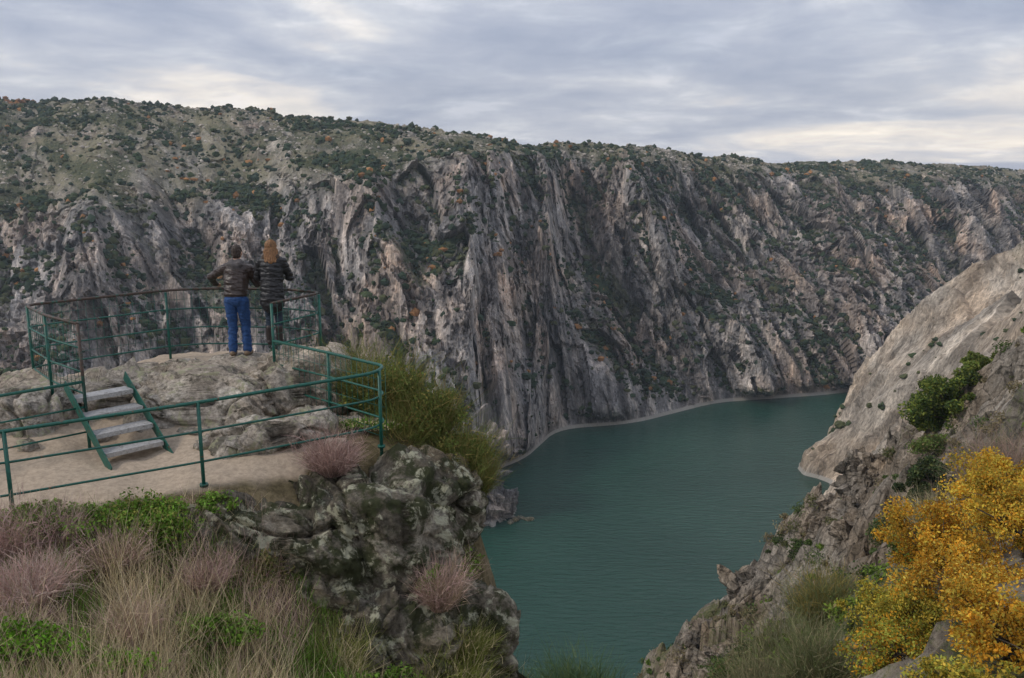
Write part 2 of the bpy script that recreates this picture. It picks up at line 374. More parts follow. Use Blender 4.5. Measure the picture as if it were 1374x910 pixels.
poly=np.array([(1.2,-12),(.9,.3),(-.1,2.2),(-.5,4),(-.45,6.5),(-.35,8),(-.2,9.3),(-.4,10.6),(-.9,11.8),(-1.7,13),(-2.7,13.9),(-4,14.35),(-5.6,14.15),(-7.3,12.9),(-9,12.6),(-16,12),(-24,8),(-24,-12)])
def sdpoly(x,y):
    d=np.full(x.shape,1e9);ins=np.zeros(x.shape,bool)
    for i in range(len(poly)):
        a=poly[i];b=poly[(i+1)%len(poly)];e=b-a
        px=x-a[0];py=y-a[1];t=np.clip((px*e[0]+py*e[1])/(e@e),0,1)
        d=np.minimum(d,np.hypot(px-e[0]*t,py-e[1]*t))
        c=((a[1]>y)!=(b[1]>y))&(x<(b[0]-a[0])*(y-a[1])/((b[1]-a[1])+1e-12)+a[0])
        ins^=c
    return np.where(ins,-d,d)
def leftz(x,y):
    x=np.asarray(x,float);y=np.asarray(y,float);sh_=x.shape;xf=x.ravel();yf=y.ravel()
    out=np.empty(xf.size)
    for s in range(0,xf.size,40000):
        a=xf[s:s+40000];b=yf[s:s+40000]
        r=tps((a[:,None]-cp[None,:,0])**2+(b[:,None]-cp[None,:,1])**2)
        out[s:s+40000]=r@sol[:n]+sol[n]+sol[n+1]*a+sol[n+2]*b
    out=np.clip(out,-7,-1.4)
    sd=sdpoly(xf,yf)+.25*fbm2(xf*.9,yf*.9,3,400)
    out=out-np.maximum(0,sd)*3.5+fbm2(xf*.8,yf*.8,4,402)*.10
    out=out-sst(0,1,sd)*np.abs(fbm2(xf*.7,yf*.7,4,405))*1.5
    return out.reshape(sh_)+CZ
gx=np.r_[np.arange(-34,-10,.5),np.arange(-10,3,.07),np.arange(3,20,.5)];gy=np.r_[np.arange(-20,-1,.6),np.arange(-1,17,.07),np.arange(17,36,.5)]
GX,GY=np.meshgrid(gx,gy)
Zl=leftz(GX,GY)
fy=np.interp(GX,[-9,-5.47,-3.65,-1.69],[7.2,8.75,9.4,10.6])
pm=sst(0,.25,GY-fy+.15*fbm2(GX*2,GY*2,3,411))*(GX<-2.6)*sst(-9.5,-8.5,GX)
mk('ground',np.stack([GX,GY,Zl],-1).reshape(-1,3),gridF(*GX.shape),M_ground,True,{'path':pm.ravel()})
# ------------------------------------------------------------------ boulders
from mathutils import Euler
def boulder(name,c,r,mat,seed,sq=.55,rz=0,tilt=(0,0),amp=.12,fr=1.3,crk=.05,fac=.2,cs=2.0,sub=6,attrs=None,flat=False):
    v,f=ICO[sub]
    p=np.sign(v)*np.abs(v)**sq
    nr=np.linalg.norm(p,axis=1,keepdims=True)
    p=p/nr*(.45+.55*nr)
    p=p/np.abs(p).max()*1.02*np.array(r)
    Rm=np.array(Euler((tilt[0],tilt[1],rz)).to_matrix())
    nrm=v@Rm.T;p=p@Rm.T
    w=p*fr+seed*3.7
    a=fbm3(w[:,0],w[:,1],w[:,2],6,seed,.54)*amp*1.6
    wj=w+.35*np.stack([n3(w[:,0]*2,w[:,1]*2,w[:,2]*2,seed+40+i) for i in range(3)],-1)
    a+=fac*cell3(wj[:,0]*cs/2,wj[:,1]*cs/2,wj[:,2]*cs/2,seed,1.6)+fac*.25*cell3(wj[:,0]*cs*1.5,wj[:,1]*cs*1.5,wj[:,2]*cs*1.5,seed+5,1.5)
    b=n3(w[:,0]*.7+5,w[:,1]*.7,w[:,2]*1.1,seed+3)
    a-=crk*np.exp(-(b/.03)**2)
    c_=n3(w[:,0]*1.3+9,w[:,1]*1.1,w[:,2]*.6,seed+8)
    a-=crk*.8*np.exp(-(c_/.025)**2)
    p=p+nrm*a[:,None]
    at=None
    if attrs: at={k:np.full(len(p),float(q)) for k,q in attrs.items()}
    return mk(name,p+np.array(c)+np.array([0,0,CZ]),f,mat,not flat,at)
bl=[((-4.6,12.75,-3.74),(1.2,1.5,.84),1,.1,.0),((-3.35,12.95,-3.64),(.72,1.0,.9),2,.3,0),((-7.0,11.9,-3.7),(.95,1.1,.75),3,-.2,0),
((-5.85,12.5,-3.7),(.85,.95,.74),4,.2,0),((-3.15,10.95,-3.5),(.85,.42,.30),5,.5,.12),((-2.35,11.8,-3.85),(.6,.6,.35),14,.7,0)]
for c,r,sd,rz,tl in bl: boulder('granite_boulder',c,r,M_bould,sd,.36,rz,(tl,-tl),.05,1.3,.10,.11,sub=7)
for (x,y,s,sd) in [(-4.05,10.75,.16,51),(-3.75,10.95,.11,52),(-2.7,11.25,.2,53),(-5.6,11.1,.15,54),(-2.3,10.75,.14,55),(-6.3,10.6,.13,56)]:
    boulder('stone',(x,y,float(leftz(x,y))-CZ+s*.2),(s,s*.8,s*.6),M_bould,sd,.6,sd,(0,0),s*.2,3,.0,s*.3,2,5)
bl=[((-1.5,10.25,-4.85),(1.0,1.0,1.27),6,.3),((-2.75,9.6,-4.6),(1.08,.8,.94),7,.2),((-.78,9.85,-6.0),(.66,.85,1.1),8,.5),((-1.75,9.15,-5.75),(1.05,.65,.9),9,0),
((-3.75,9.1,-4.3),(.62,.42,.48),10,.2),((-1.3,10.4,-8.2),(1.35,1.3,2.2),11,.4),((-1.0,10.8,-4.4),(.55,.65,.65),12,.2)]
for c,r,sd,rz in bl: boulder('lichen_outcrop',c,r,M_out,sd,.6,rz,(.08,.05),.14,1.0,.10,.22,1.5,7)
boulder('river_crag',(-17,358,-142),(12,10,30),M_far,31,.9,.2,(0,.12),5,.09,1.5,6,2,6,{'veg':.1,'tone':.9},True)
boulder('river_crag',(-7,354,-148),(7,6,11),M_far,33,.9,.6,(0,.1),3,.15,1,3,2,6,{'veg':.1,'tone':.8},True)
for (x,y,s,sd) in [(1.5,352,1.6,61),(4.5,353.5,1.0,62),(7.5,352,1.3,63),(-.5,349,1.2,64)]:
    boulder('river_rock',(x,y,-149.8),(s*1.5,s,s*.6),M_out,sd,.7,sd,(0,0),s*.2,.8,0,s*.3,2,5)
for i,(x,y,s) in enumerate([(53,99,5),(38,92,4),(58,78,6),(43,98,4),(30,99,3.5),(24,96,3),(35,80,3),(27,72,2.6),(40,66,2.6),(22,84,2.6),(44,58,3),(36,52,2.4)]):
    z0=float(slopez(np.array([x*1.]),np.array([y*1.]),False)[0])-CZ
    boulder('slope_crag',(x,y,z0-s*.3),(s*.75,s*.65,s*.95),M_slope,40+i,.6,i*.7,(.25,.3),s*.14,1.1/s*1.3,s*.05,s*.30,2.2,6,{'veg':.1},True)
# ------------------------------------------------------------------ vegetation builders
def blades(P,Dr,Ln,W,bend,col,name=None,mat=None,seg=3,smooth=False):
    n=len(P);t=np.linspace(0,1,seg+1)
    Dr=Dr/np.linalg.norm(Dr,axis=1,keepdims=True)
    side=np.cross(Dr,rng.normal(size=(n,3)));side/=np.linalg.norm(side,axis=1,keepdims=True)
    bd=rng.normal(size=(n,3))*bend;bd[:,2]-=np.abs(bend)*.5
    C=P[:,None,:]+Dr[:,None,:]*(Ln[:,None]*t)[...,None]+bd[:,None,:]*(Ln[:,None]*t**2)[...,None]
    wd=(W[:,None]*(1-t*.85))[...,None]*side[:,None,:]
    V=np.stack([C-wd,C+wd],2).reshape(n,-1,3)
    f=np.array([[2*k,2*k+1,2*k+3,2*k+2] for k in range(seg)])
    F=(f[None]+(np.arange(n)*2*(seg+1))[:,None,None]).reshape(-1,4)
    Cc=np.repeat(col[:,None,:],2*(seg+1),1).reshape(-1,3)
    if name is None: return V.reshape(-1,3),F,Cc
    return mk(name,V.reshape(-1,3),F,mat or M_blade,False,{'Col':Cc})
def leaves(P,size,col,nrm=None):
    n=len(P)
    a=rng.normal(size=(n,3))
    a/=np.linalg.norm(a,axis=1,keepdims=True);b=np.cross(a,rng.normal(size=(n,3)));b/=np.linalg.norm(b,axis=1,keepdims=True)
    a=a*size[:,None];b=b*size[:,None]*.55
    V=np.stack([P-a,P-b*.9,P+a,P+b],1).reshape(-1,3)
    F=np.arange(n*4).reshape(-1,4)
    return V,F,np.repeat(col,4,0)
def join(parts):
    Vs=[];Fs=[];Cs=[];o=0
    for V,F,C in parts: Vs.append(V);Fs.append(F+o);Cs.append(C);o+=len(V)
    return np.vstack(Vs),np.vstack(Fs),np.vstack(Cs)
def colv(c,n,v=.3,alt=None,p=.3):
    C=np.array(c)[None]*(1+v*(rng.random((n,1))-.5)*2)*(1+.12*(rng.random((n,3))-.5))
    if alt is not None:
        m=rng.random(n)<p;C[m]=np.array(alt)*(1+v*(rng.random((m.sum(),1))-.5)*2)
    return C
def shrub(name,c,r,nl,ls,col,alt=None,nst=120,stc=(.12,.09,.065),p=.3,clumps=16,stem_w=.008):
    c=np.array(c,float);r=np.array(r,float)
    k=clumps
    d=rng.normal(size=(k,3));d/=np.linalg.norm(d,axis=1,keepdims=True);d[:,2]=np.abs(d[:,2])*1.0-.15
    cc=c+d*r*(.45+.5*rng.random((k,1)))
    base=c+np.array([0,0,-r[2]*.9])
    bb=np.repeat(base[None],k,0)+rng.normal(size=(k,3))*r*.08
    parts=[blades(bb,cc-bb,np.linalg.norm(cc-bb,axis=1),np.full(k,stem_w*3),.05,colv(stc,k))]
    j=rng.integers(0,k,nst);dd=rng.normal(size=(nst,3));
    parts.append(blades(bb[j]+(cc-bb)[j]*(.35+.6*rng.random((nst,1))),dd+(cc-bb)[j]/np.linalg.norm(r)*.8,r.mean()*(.3+.5*rng.random(nst)),np.full(nst,stem_w),.15,colv(stc,nst)))
    j=rng.integers(0,k,nl)
    shade=.65+.7*rng.random(k)
    off=rng.normal(size=(nl,3));off/=np.linalg.norm(off,axis=1,keepdims=True)
    rad=(rng.random((nl,1))**.6)*(.22+.28*rng.random((k,1)))[j]
    Pp=cc[j]+off*r*rad
    C=colv(col,nl,.35,alt,p)*shade[j][:,None]
    parts.append(leaves(Pp,ls*(.6+.8*rng.random(nl)),C))
    V,F,C=join(parts)
    return mk(name,V,F,M_leaf,False,{'Col':C})
def broom(name,c,r,h,n,col,alt=None,p=.3,w=.004,spread=.8,bend=.2,base=.25):
    a=rng.random(n)*2*np.pi;q=np.sqrt(rng.random(n))
    P=np.stack([c[0]+np.cos(a)*q*r*base,c[1]+np.sin(a)*q*r*base,np.full(n,c[2])],-1)
    nk=14;kd=rng.normal(size=(nk,3))*.3;kj=rng.integers(0,nk,n);kl=.6+.55*rng.random(nk)
    Dr=np.stack([np.cos(a)*q*spread*r/h,np.sin(a)*q*spread*r/h,np.ones(n)],-1)+kd[kj]*.8*np.array([1,1,.2])+rng.normal(size=(n,3))*.1
    Ln=h*(.55+.5*rng.random(n))*kl[kj]
    C=colv(col,n,.35,alt,p)
    V1=blades(P,Dr,Ln,np.full(n,w),bend,C)
    m=n*2;j=rng.integers(0,n,m);t=.35+.6*rng.random((m,1))
    Dn=Dr/np.linalg.norm(Dr,axis=1,keepdims=True)
    V2=blades(P[j]+Dn[j]*Ln[j][:,None]*t,Dn[j]+rng.normal(size=(m,3))*.45,Ln[j]*.3*(.5+rng.random(m)),np.full(m,w*.8),bend,C[j]*1.1)
    V,F,C=join([V1,V2])
    return mk(name,V,F,M_blade,False,{'Col':C})
PINK=(.52,.365,.32);STRAW=(.68,.56,.35);OLIVE=(.16,.17,.055);GREEN=(.16,.29,.04)
def grass(name,n,x0,x1,y0,y1,h,col,alt,p,w=.0035,thr=.05,bend=.25,lean=.3,seed=500):
    x=x0+(x1-x0)*rng.random(n*2);y=y0+(y1-y0)*rng.random(n*2)
    k=fbm2(x*1.1,y*1.1,3,seed)+.3*rng.random(n*2)
    m=k>thr
    fyy=np.interp(x,[-9,-5.47,-3.65,-1.69],[7.1,8.65,9.3,10.5])
    m&=(y<fyy-.05)
    x=x[m][:n];y=y[m][:n];q=len(x)
    P=np.stack([x,y,leftz(x,y)-.02],-1)
    D_=np.stack([rng.normal(size=q)*lean,rng.normal(size=q)*lean,np.ones(q)],-1)
    hv=1+.6*fbm2(x*1.7,y*1.7,2,seed+50)
    return blades(P,D_,h*(.4+.8*rng.random(q))*hv,np.full(q,w),bend,colv(col,q,.35,alt,p),name)
grass('dry_grass',24000,-8,-2.2,4.8,9.3,.32,PINK,STRAW,.4)
grass('green_grass',34000,-7,-1.5,4.8,9,.22,GREEN,OLIVE,.35,.005,-.02,seed=511)
grass('straw_grass',4600,-4.2,-.9,5.6,8.2,.6,STRAW,(.5,.42,.26),.4,.0035,lean=.22,seed=560)
for (x,y,r,h,c,al) in [(-5.2,8.1,.6,.6,PINK,(.36,.25,.22)),(-4.6,7.5,.65,.6,PINK,(.52,.43,.37)),(-4.1,8.2,.5,.5,PINK,OLIVE),(-5.3,7.1,.6,.6,(.54,.43,.37),PINK),(-3.2,8.3,.45,.45,PINK,(.28,.21,.17)),
    (-3.6,7.3,.5,.45,(.46,.37,.27),PINK),(-4.4,6.6,.6,.4,PINK,OLIVE),(-4.8,8.3,.45,.5,(.42,.3,.27),PINK)]:
    broom('heather_bush',(x,y,float(leftz(x,y))-.02),r,h,1000,c,al,.35,.0032)
broom('heather_bush',(-2.25,10.15,CZ-3.72),.55,.6,1200,PINK,(.3,.2,.17),.4,.0032)
broom('heather_bush',(-.85,9.15,CZ-5.0),.45,.6,900,PINK,(.3,.23,.15),.4,.0032)
broom('heather_bush',(-2.9,8.9,CZ-4.6),.4,.55,900,(.40,.27,.22),(.3,.23,.15),.4,.0032)
for (c,r,nl,col,al) in [((-4.0,8.75,-3.82),(.7,.38,.34),8500,GREEN,(.3,.3,.08)),((-4.95,8.45,-3.68),(.6,.35,.32),7500,GREEN,OLIVE),((-2.9,8.75,-4.35),(.4,.25,.3),3000,OLIVE,(.24,.18,.08)),
   ((-.95,9.3,-4.75),(.22,.2,.25),1600,GREEN,OLIVE),((-3.35,9.15,-3.72),(.25,.18,.2),1800,GREEN,OLIVE),((-1.3,8.3,-5.5),(.4,.3,.25),3000,GREEN,OLIVE),((-4.4,6.5,-3.93),(.8,.35,.24),8000,(.17,.36,.03),OLIVE),((-2.1,11.3,-3.45),(.5,.2,.12),1500,GREEN,STRAW),
   ((-3.6,8.55,-4.1),(.4,.25,.22),2500,OLIVE,(.10,.13,.04)),((-.62,9.75,-4.75),(.3,.3,.2),1500,OLIVE,GREEN),((-2.2,8.6,-5.1),(.5,.3,.3),3500,OLIVE,(.10,.14,.04)),((-3.0,7.6,-4.45),(.5,.3,.24),4500,GREEN,OLIVE),((-3.6,6.6,-4.2),(.5,.3,.2),4500,(.17,.34,.03),OLIVE),((-1.9,7.9,-5.2),(.5,.3,.24),4000,GREEN,OLIVE)]:
    shrub('green_shrub',(c[0],c[1],c[2]+CZ),r,nl,.020,col,al,150,clumps=26,stem_w=.003)
for (x,y,z,r,h,col) in [(-.75,8.9,-6.1,.7,.9,(.19,.22,.05)),(-1.1,8.5,-6.1,.5,.7,(.25,.24,.07)),(-.3,9.4,-7.0,.6,1.0,(.13,.17,.045)),(-1.9,8.3,-5.5,.5,.7,(.22,.24,.06)),(-.5,9.1,-5.6,.35,.5,(.2,.22,.06))]:
    broom('grass_tussock',(x,y,z+CZ),r,h,1400,col,STRAW,.2,.004)
for (x,y,z,r,h) in [(-1.9,12.3,-3.75,.8,1.3),(-1.25,12.0,-4.0,.7,1.15),(-.8,11.6,-4.3,.6,.85),(-2.6,12.9,-3.8,.6,1.15),(-.55,11.3,-4.5,.5,.8),(-1.6,11.6,-4.0,.6,.8)]:
    broom('broom_bush',(x,y,z+CZ),r,h,1700,(.14,.17,.045),(.29,.22,.08),.25,.004,bend=.14)
for (c,r,nl) in [((-1.9,12.2,-3.2),(.6,.5,.5),5500),((-1.15,11.9,-3.5),(.55,.45,.45),5000),((-.7,11.5,-3.9),(.45,.4,.35),3500)]:
    shrub('broom_foliage',(c[0],c[1],c[2]+CZ),r,nl,.022,(.14,.18,.045),(.28,.23,.07),160,clumps=34,stem_w=.003)
def onslope(x,y): return float(slopez(np.array([float(x)]),np.array([float(y)]))[0])
def tree(name,x,y,h,r,nl,ls,col,alt,p=.3,clumps=30,z=None,trunk=.12):
    z=onslope(x,y)-.3 if z is None else z
    root=empty(name,(0,0,0))
    k=clumps
    d=rng.normal(size=(k,3));d/=np.linalg.norm(d,axis=1,keepdims=True)
    c=np.array([x,y,z+h*.62]);cc=c+d*np.array([r,r,h*.36])*(.3+.75*rng.random((k,1)))
    Vs=[];Fs=[];o=0
    def tube(a,b,r0,r1):
        nonlocal o
        a=np.array(a,float);b=np.array(b,float);ax=b-a;ax/=np.linalg.norm(ax)
        s=np.cross(ax,[.3,.9,.1]);s/=np.linalg.norm(s);t=np.cross(ax,s)
        an=np.arange(6)*np.pi/3
        ring=np.cos(an)[:,None]*s+np.sin(an)[:,None]*t
        mid=(a+b)/2+rng.normal(size=3)*np.linalg.norm(b-a)*.06
        Vs.append(np.vstack([a+ring*r0,mid+ring*(r0+r1)/2,b+ring*r1]))
        for q in range(2):
            for i in range(6): Fs.append([o+q*6+i,o+q*6+(i+1)%6,o+q*6+6+(i+1)%6,o+q*6+6+i])
        o+=18
    fork=np.array([x,y,z+h*.3])
    tube((x,y,z-.5),fork,trunk,trunk*.75)
    for i in range(6): tube(fork,cc[i],trunk*.6,trunk*.15)
    for i in range(6,k): 
        j=rng.integers(0,6);tube(fork+(cc[j]-fork)*.5,cc[i],trunk*.25,trunk*.06)
    mk('trunk',np.vstack(Vs),np.array(Fs),M_bark,True,parent=root)
    j=rng.integers(0,k,nl);shade=.6+.75*rng.random(k)
    off=rng.normal(size=(nl,3));off/=np.linalg.norm(off,axis=1,keepdims=True)
    Pp=cc[j]+off*r*(rng.random((nl,1))**.55)*(.10+.24*rng.random((k,1)))[j]*np.array([1,1,.8])
    V,F,C=leaves(Pp,ls*(.6+.8*rng.random(nl)),colv(col,nl,.3,alt,p)*shade[j][:,None])
    mk('crown',V,F,M_leaf,False,{'Col':C},parent=root)
    return root
OR=(.60,.31,.03);OR2=(.55,.42,.06);YG=(.34,.36,.06)
for (x,y,h,r,nl,a,b) in [(13.5,25,3.0,2.0,22000,OR,OR2),(15.9,25.5,2.8,2.0,22000,OR2,OR),(11.6,23.5,2.7,1.6,13000,OR2,YG),(12.2,20.5,2.5,1.9,18000,OR,(.6,.46,.08)),(14.4,22.5,2.7,2.0,20000,OR2,OR),(10.4,21.0,2.3,1.3,9000,YG,OR),(10.8,17.0,2.0,1.5,14000,OR,OR2),(9.2,15.4,1.5,1.1,8000,OR2,YG)]:
    tree('autumn_tree',x,y,h,r,nl,.045,a,b,.38,80,trunk=.08)
tree('oak_tree',46,86,9.5,4.6,34000,.17,(.075,.12,.028),(.20,.23,.045),.4,90,z=CZ-29.5,trunk=.35)
tree('oak_tree',50,88,8,3.4,16000,.17,(.14,.19,.04),(.24,.26,.06),.4,50,z=CZ-26,trunk=.3)
tree('oak_tree',31,60,5,2.2,12000,.12,(.05,.08,.03),(.10,.12,.04),.3,36,trunk=.2)
tree('oak_tree',60,92,6,3.0,12000,.16,(.05,.08,.03),(.12,.15,.04),.3,36,z=CZ-20,trunk=.25)
for (x,y,r,h,col,al) in [(8.6,26,1.5,2.6,(.19,.20,.10),(.28,.24,.14)),(10.2,28.5,1.7,2.6,(.16,.18,.08),(.28,.24,.14)),(7.6,24,1.2,2.2,(.24,.22,.13),(.3,.26,.15)),(9.4,23.5,1.2,2.0,(.14,.17,.07),(.3,.26,.15)),(12.5,31,1.8,2.4,(.15,.18,.07),(.35,.26,.08)),(18.5,30,2.0,2.8,(.32,.22,.18),(.2,.17,.10)),(20,33,2.2,3.0,(.33,.24,.2),(.2,.17,.10)),(16.5,31,1.7,2.0,(.2,.19,.10),STRAW),(14.5,36,1.8,2,(.17,.2,.08),STRAW),(24,44,2,2.5,(.28,.2,.16),(.2,.17,.10)),(11,37,1.6,2,(.12,.16,.06),OLIVE),(9.0,33,1.5,1.8,(.14,.17,.06),STRAW)]:
    broom('broom_bush',(x,y,onslope(x,y)-.2),r,h,2600,col,al,.35,.010)
for (x,y,r,nl,col) in [(8.8,30,1.3,6000,(.08,.13,.03)),(7.2,27,1.0,5000,(.10,.15,.04)),(12,27,1.0,5000,(.2,.28,.045)),(14.5,28.5,1.1,5000,(.12,.17,.045)),(17,33,1.3,6000,(.10,.15,.04)),(10.5,33,1.2,5000,(.07,.11,.03)),(21,39,1.5,6000,(.14,.22,.04)),(14,41,1.5,6000,(.08,.12,.03)),(25,50,1.6,6000,(.15,.22,.05)),(18,47,1.5,5000,(.07,.1,.03)),(29,55,1.6,6000,(.10,.15,.04)),(33,70,1.8,5000,(.07,.11,.035)),(24,62,1.6,5000,(.09,.12,.04)),(38,74,1.8,6000,(.14,.2,.05))]:
    shrub('hillside_shrub',(x,y,onslope(x,y)+r*.5),(r,r,r*.8),nl,.045+.0008*y,col,(.25,.2,.09),200,clumps=34,stem_w=.01,p=.2)
q=1500
xx=5+60*rng.random(q);yy=24+88*rng.random(q)
parts=[]
dn_=fbm2(xx/8,yy/8,2,345)
for x,y,dv in zip(xx,yy,dn_):
    if x/y>.70 or x/y<.1 or dv<-.15: continue
    r=.35+1.2*rng.random()**2
    nl=int(140+130*r)
    off=rng.normal(size=(nl,3));off/=np.linalg.norm(off,axis=1,keepdims=True)
    lump=1+.35*np.sin(off[:,:1]*4+x)*np.cos(off[:,1:2]*5+y)
    Pp=np.array([x,y,onslope(x,y)+r*.25])+off*r*lump*(.4+.6*rng.random((nl,1)))*np.array([1.1,1.1,.65])
    c=[(.075,.12,.026),(.16,.24,.04),(.13,.135,.055),(.24,.2,.11),(.06,.09,.03),(.10,.145,.045)][rng.integers(0,6)]
    parts.append(leaves(Pp,(.05+.0009*y)*(.6+.8*rng.random(nl)),colv(c,nl,.4)))
V,F,C=join(parts);mk('hillside_scrub',V,F,M_leaf,False,{'Col':C})
broom('pine_shrub',(1.6,17.8,CZ-13.0),1.6,1.8,2600,(.07,.12,.05),(.12,.16,.06),.3,.010)
# ------------------------------------------------------------------ tubes, railing, stairs
class MB:
    def __init__(s): s.V=[];s.F=[];s.o=0;s.M=[]
    def tube(s,pts,r,n=8,m=0):
        P=[Vector(p) for p in pts];k=len(P)
        up=Vector((0,0,1)) if abs((P[1]-P[0]).normalized().z)<.9 else Vector((1,0,0))
        for i,p in enumerate(P):
            t=(P[min(i+1,k-1)]-P[max(i-1,0)]).normalized()
            a=t.cross(up).normalized();b=a.cross(t)
            for j in range(n):
                an=2*math.pi*j/n;s.V.append(p+a*math.cos(an)*r+b*math.sin(an)*r)
        for i in range(k-1):
            for j in range(n):
                s.F.append((s.o+i*n+j,s.o+i*n+(j+1)%n,s.o+(i+1)*n+(j+1)%n,s.o+(i+1)*n+j));s.M.append(m)
        s.F.append(tuple(s.o+j for j in range(n))[::-1]);s.M.append(m)
        s.F.append(tuple(s.o+(k-1)*n+j for j in range(n)));s.M.append(m)
        s.o+=k*n
    def box(s,c,ax,ay,az,m=0):
        c=Vector(c);ax,ay,az=Vector(ax)/2,Vector(ay)/2,Vector(az)/2
        for i in (-1,1):
            for j in (-1,1):
                for k in (-1,1): s.V.append(c+ax*i+ay*j+az*k)
        for f in ((0,1,3,2),(4,6,7,5),(0,4,5,1),(2,3,7,6),(0,2,6,4),(1,5,7,3)): s.F.append(tuple(s.o+q for q in f));s.M.append(m)
        s.o+=8
    def done(s,name,mats,parent=None,bevel=0,smooth=True):
        me=bpy.data.meshes.new(name);me.from_pydata([v[:] for v in s.V],[],s.F)
        for m in mats: me.materials.append(m)
        for p,m in zip(me.polygons,s.M): p.material_index=m;p.use_smooth=smooth and len(p.vertices)==4
        ob=bpy.data.objects.new(name,me);scene.collection.objects.link(ob)
        if parent: ob.parent=parent
        if bevel:
            b=ob.modifiers.new('b','BEVEL');b.width=bevel;b.segments=2
        return ob
GP=(.008,.095,.07)
M_green=simple('green_paint',GP,.45,0,.35,25,(.12,.05,.025),.60,.2)
M_rust=simple('worn_handrail',(.07,.045,.035),.6,0,.5,25,(.02,.09,.065),.55,.2)
M_tread=simple('steel_tread',(.40,.39,.38),.55,.2,.35,30,(.15,.13,.11),.58,.3)
def resample(pts,step):
    p=np.array(pts,float);s=np.r_[0,np.cumsum(np.linalg.norm(np.diff(p,axis=0),axis=1))]
    k=max(2,int(s[-1]/step)+1);q=np.linspace(0,s[-1],k)
    return np.stack([np.interp(q,s,p[:,i]) for i in range(3)],-1),q
def rounded(pts,rad=.18):
    P=[Vector(p) for p in pts];out=[P[0]]
    for i in range(1,len(P)-1):
        a=P[i]+(P[i-1]-P[i]).normalized()*min(rad,(P[i-1]-P[i]).length*.45);b=P[i]+(P[i+1]-P[i]).normalized()*min(rad,(P[i+1]-P[i]).length*.45)
        for k in range(6):
            t=k/5;out.append((1-t)**2*a+2*t*(1-t)*P[i]+t*t*b)
    out.append(P[-1]);return [tuple(v) for v in out]
def Zs_(pts,dz=0): return [(x,y,z+CZ+dz) for x,y,z in pts]
mb=MB()
up=rounded(Zs_([(-5.62,10.85,-1.93),(-6.35,11.45,-1.92),(-7.15,12.36,-1.92),(-5.66,13.82,-1.9),(-5.1,14.05,-1.9),(-3.75,13.95,-1.9),(-3.05,13.55,-1.9),(-3.6,12.6,-1.93)]),.22)
mb.tube(up,.021,8,1)
for dz in (-.32,-.64,-.93): mb.tube([(x,y,z+dz) for x,y,z in up],.013,6)
q,s=resample(up,.115)
for p in q[1:-1]: mb.tube([tuple(p),(p[0],p[1],p[2]-.93)],.0035,4)
for dz in (-.16,-.48,-.8): mb.tube([(x,y,z+dz) for x,y,z in up],.003,4)
for (x,y) in [(-5.62,10.85),(-7.12,12.36),(-5.66,13.80),(-4.45,14.02),(-3.1,13.55),(-3.6,12.6),(-6.4,11.5)]:
    mb.tube([(x,y,CZ-1.93),(x,y,CZ-3.3)],.022,8,1 if x==-5.62 else 0)
mb.done('platform_railing',[M_green,M_rust])
mb=MB()
lo=rounded(Zs_([(-3.6,12.6,-2.5),(-2.6,11.75,-2.5),(-1.66,10.85,-2.49),(-1.75,10.5,-2.5),(-3.65,9.57,-2.63),(-5.47,8.8,-2.74),(-7.6,7.9,-2.8)]),.16)
mb.tube(lo,.022,8)
for dz in (-.35,-.72): mb.tube([(x,y,z+dz) for x,y,z in lo],.014,6)
rp=resample(Zs_([(-3.6,12.6,-2.5),(-2.6,11.75,-2.5),(-1.66,10.85,-2.49)]),.12)[0]
for p in rp[1:]: mb.tube([tuple(p),(p[0],p[1],p[2]-.95)],.0035,4)
for dz in (-.18,-.54,-.86,-.95): mb.tube([(-3.6,12.6,CZ-2.5+dz),(-1.68,10.83,CZ-2.5+dz)],.004,4)
for (x,y,z) in [(-1.7,10.62,-2.49),(-3.65,9.57,-2.62),(-5.47,8.8,-2.73),(-7.4,8.0,-2.8),(-2.6,11.75,-2.5)]:
    mb.tube([(x,y,CZ+z),(x,y,CZ+z-1.25)],.023,8)
    mb.tube([(x,y,CZ+z-1.0),(x,y,CZ+z-1.03)],.05,10)
mb.done('path_railing',[M_green])
mb=MB()
l3=Zs_([(-5.62,10.85,-2.70),(-6.4,10.15,-2.72),(-8.2,8.9,-2.75)])
for dz,r in ((0,.021),(-.34,.013),(-.68,.013)): mb.tube([(x,y,z+dz) for x,y,z in l3],r,8)
for (x,y) in [(-5.62,10.85),(-7.0,9.73),(-8.1,8.97)]: mb.tube([(x,y,CZ-2.7),(x,y,CZ-3.8)],.022,8)
mb.done('side_railing',[M_green])
st=empty('metal_stairs')
ud=Vector((-.72,.69,0)).normalized();wd=Vector((ud.y,-ud.x,0))
b0=Vector((-4.78,10.42,CZ-3.66));W=.74;run=1.15;rise=.76
mb=MB()
for sgn in (-1,1):
    o=wd*sgn*(W/2+.02)
    d=(ud*run+Vector((0,0,rise)));ln=d.length;dn=d.normalized();nn=dn.cross(wd).normalized()
    mb.box(b0+o+d*.5+Vector((0,0,.06)),dn*(ln+.22),wd*.012,nn*.15)
mb.done('stringers',[M_green],st,.003,False)
mb=MB()
for i in range(4):
    t=(i+.75)/4.1
    mb.box(b0+ud*run*t+Vector((0,0,rise*t+.03)),ud*.25,wd*(W-.004),Vector((0,0,.03)))
    mb.box(b0+ud*(run*t-.128)+Vector((0,0,rise*t+.018)),ud*.006,wd*(W-.004),Vector((0,0,.06)))
mb.done('treads',[M_tread],st,.003,False)
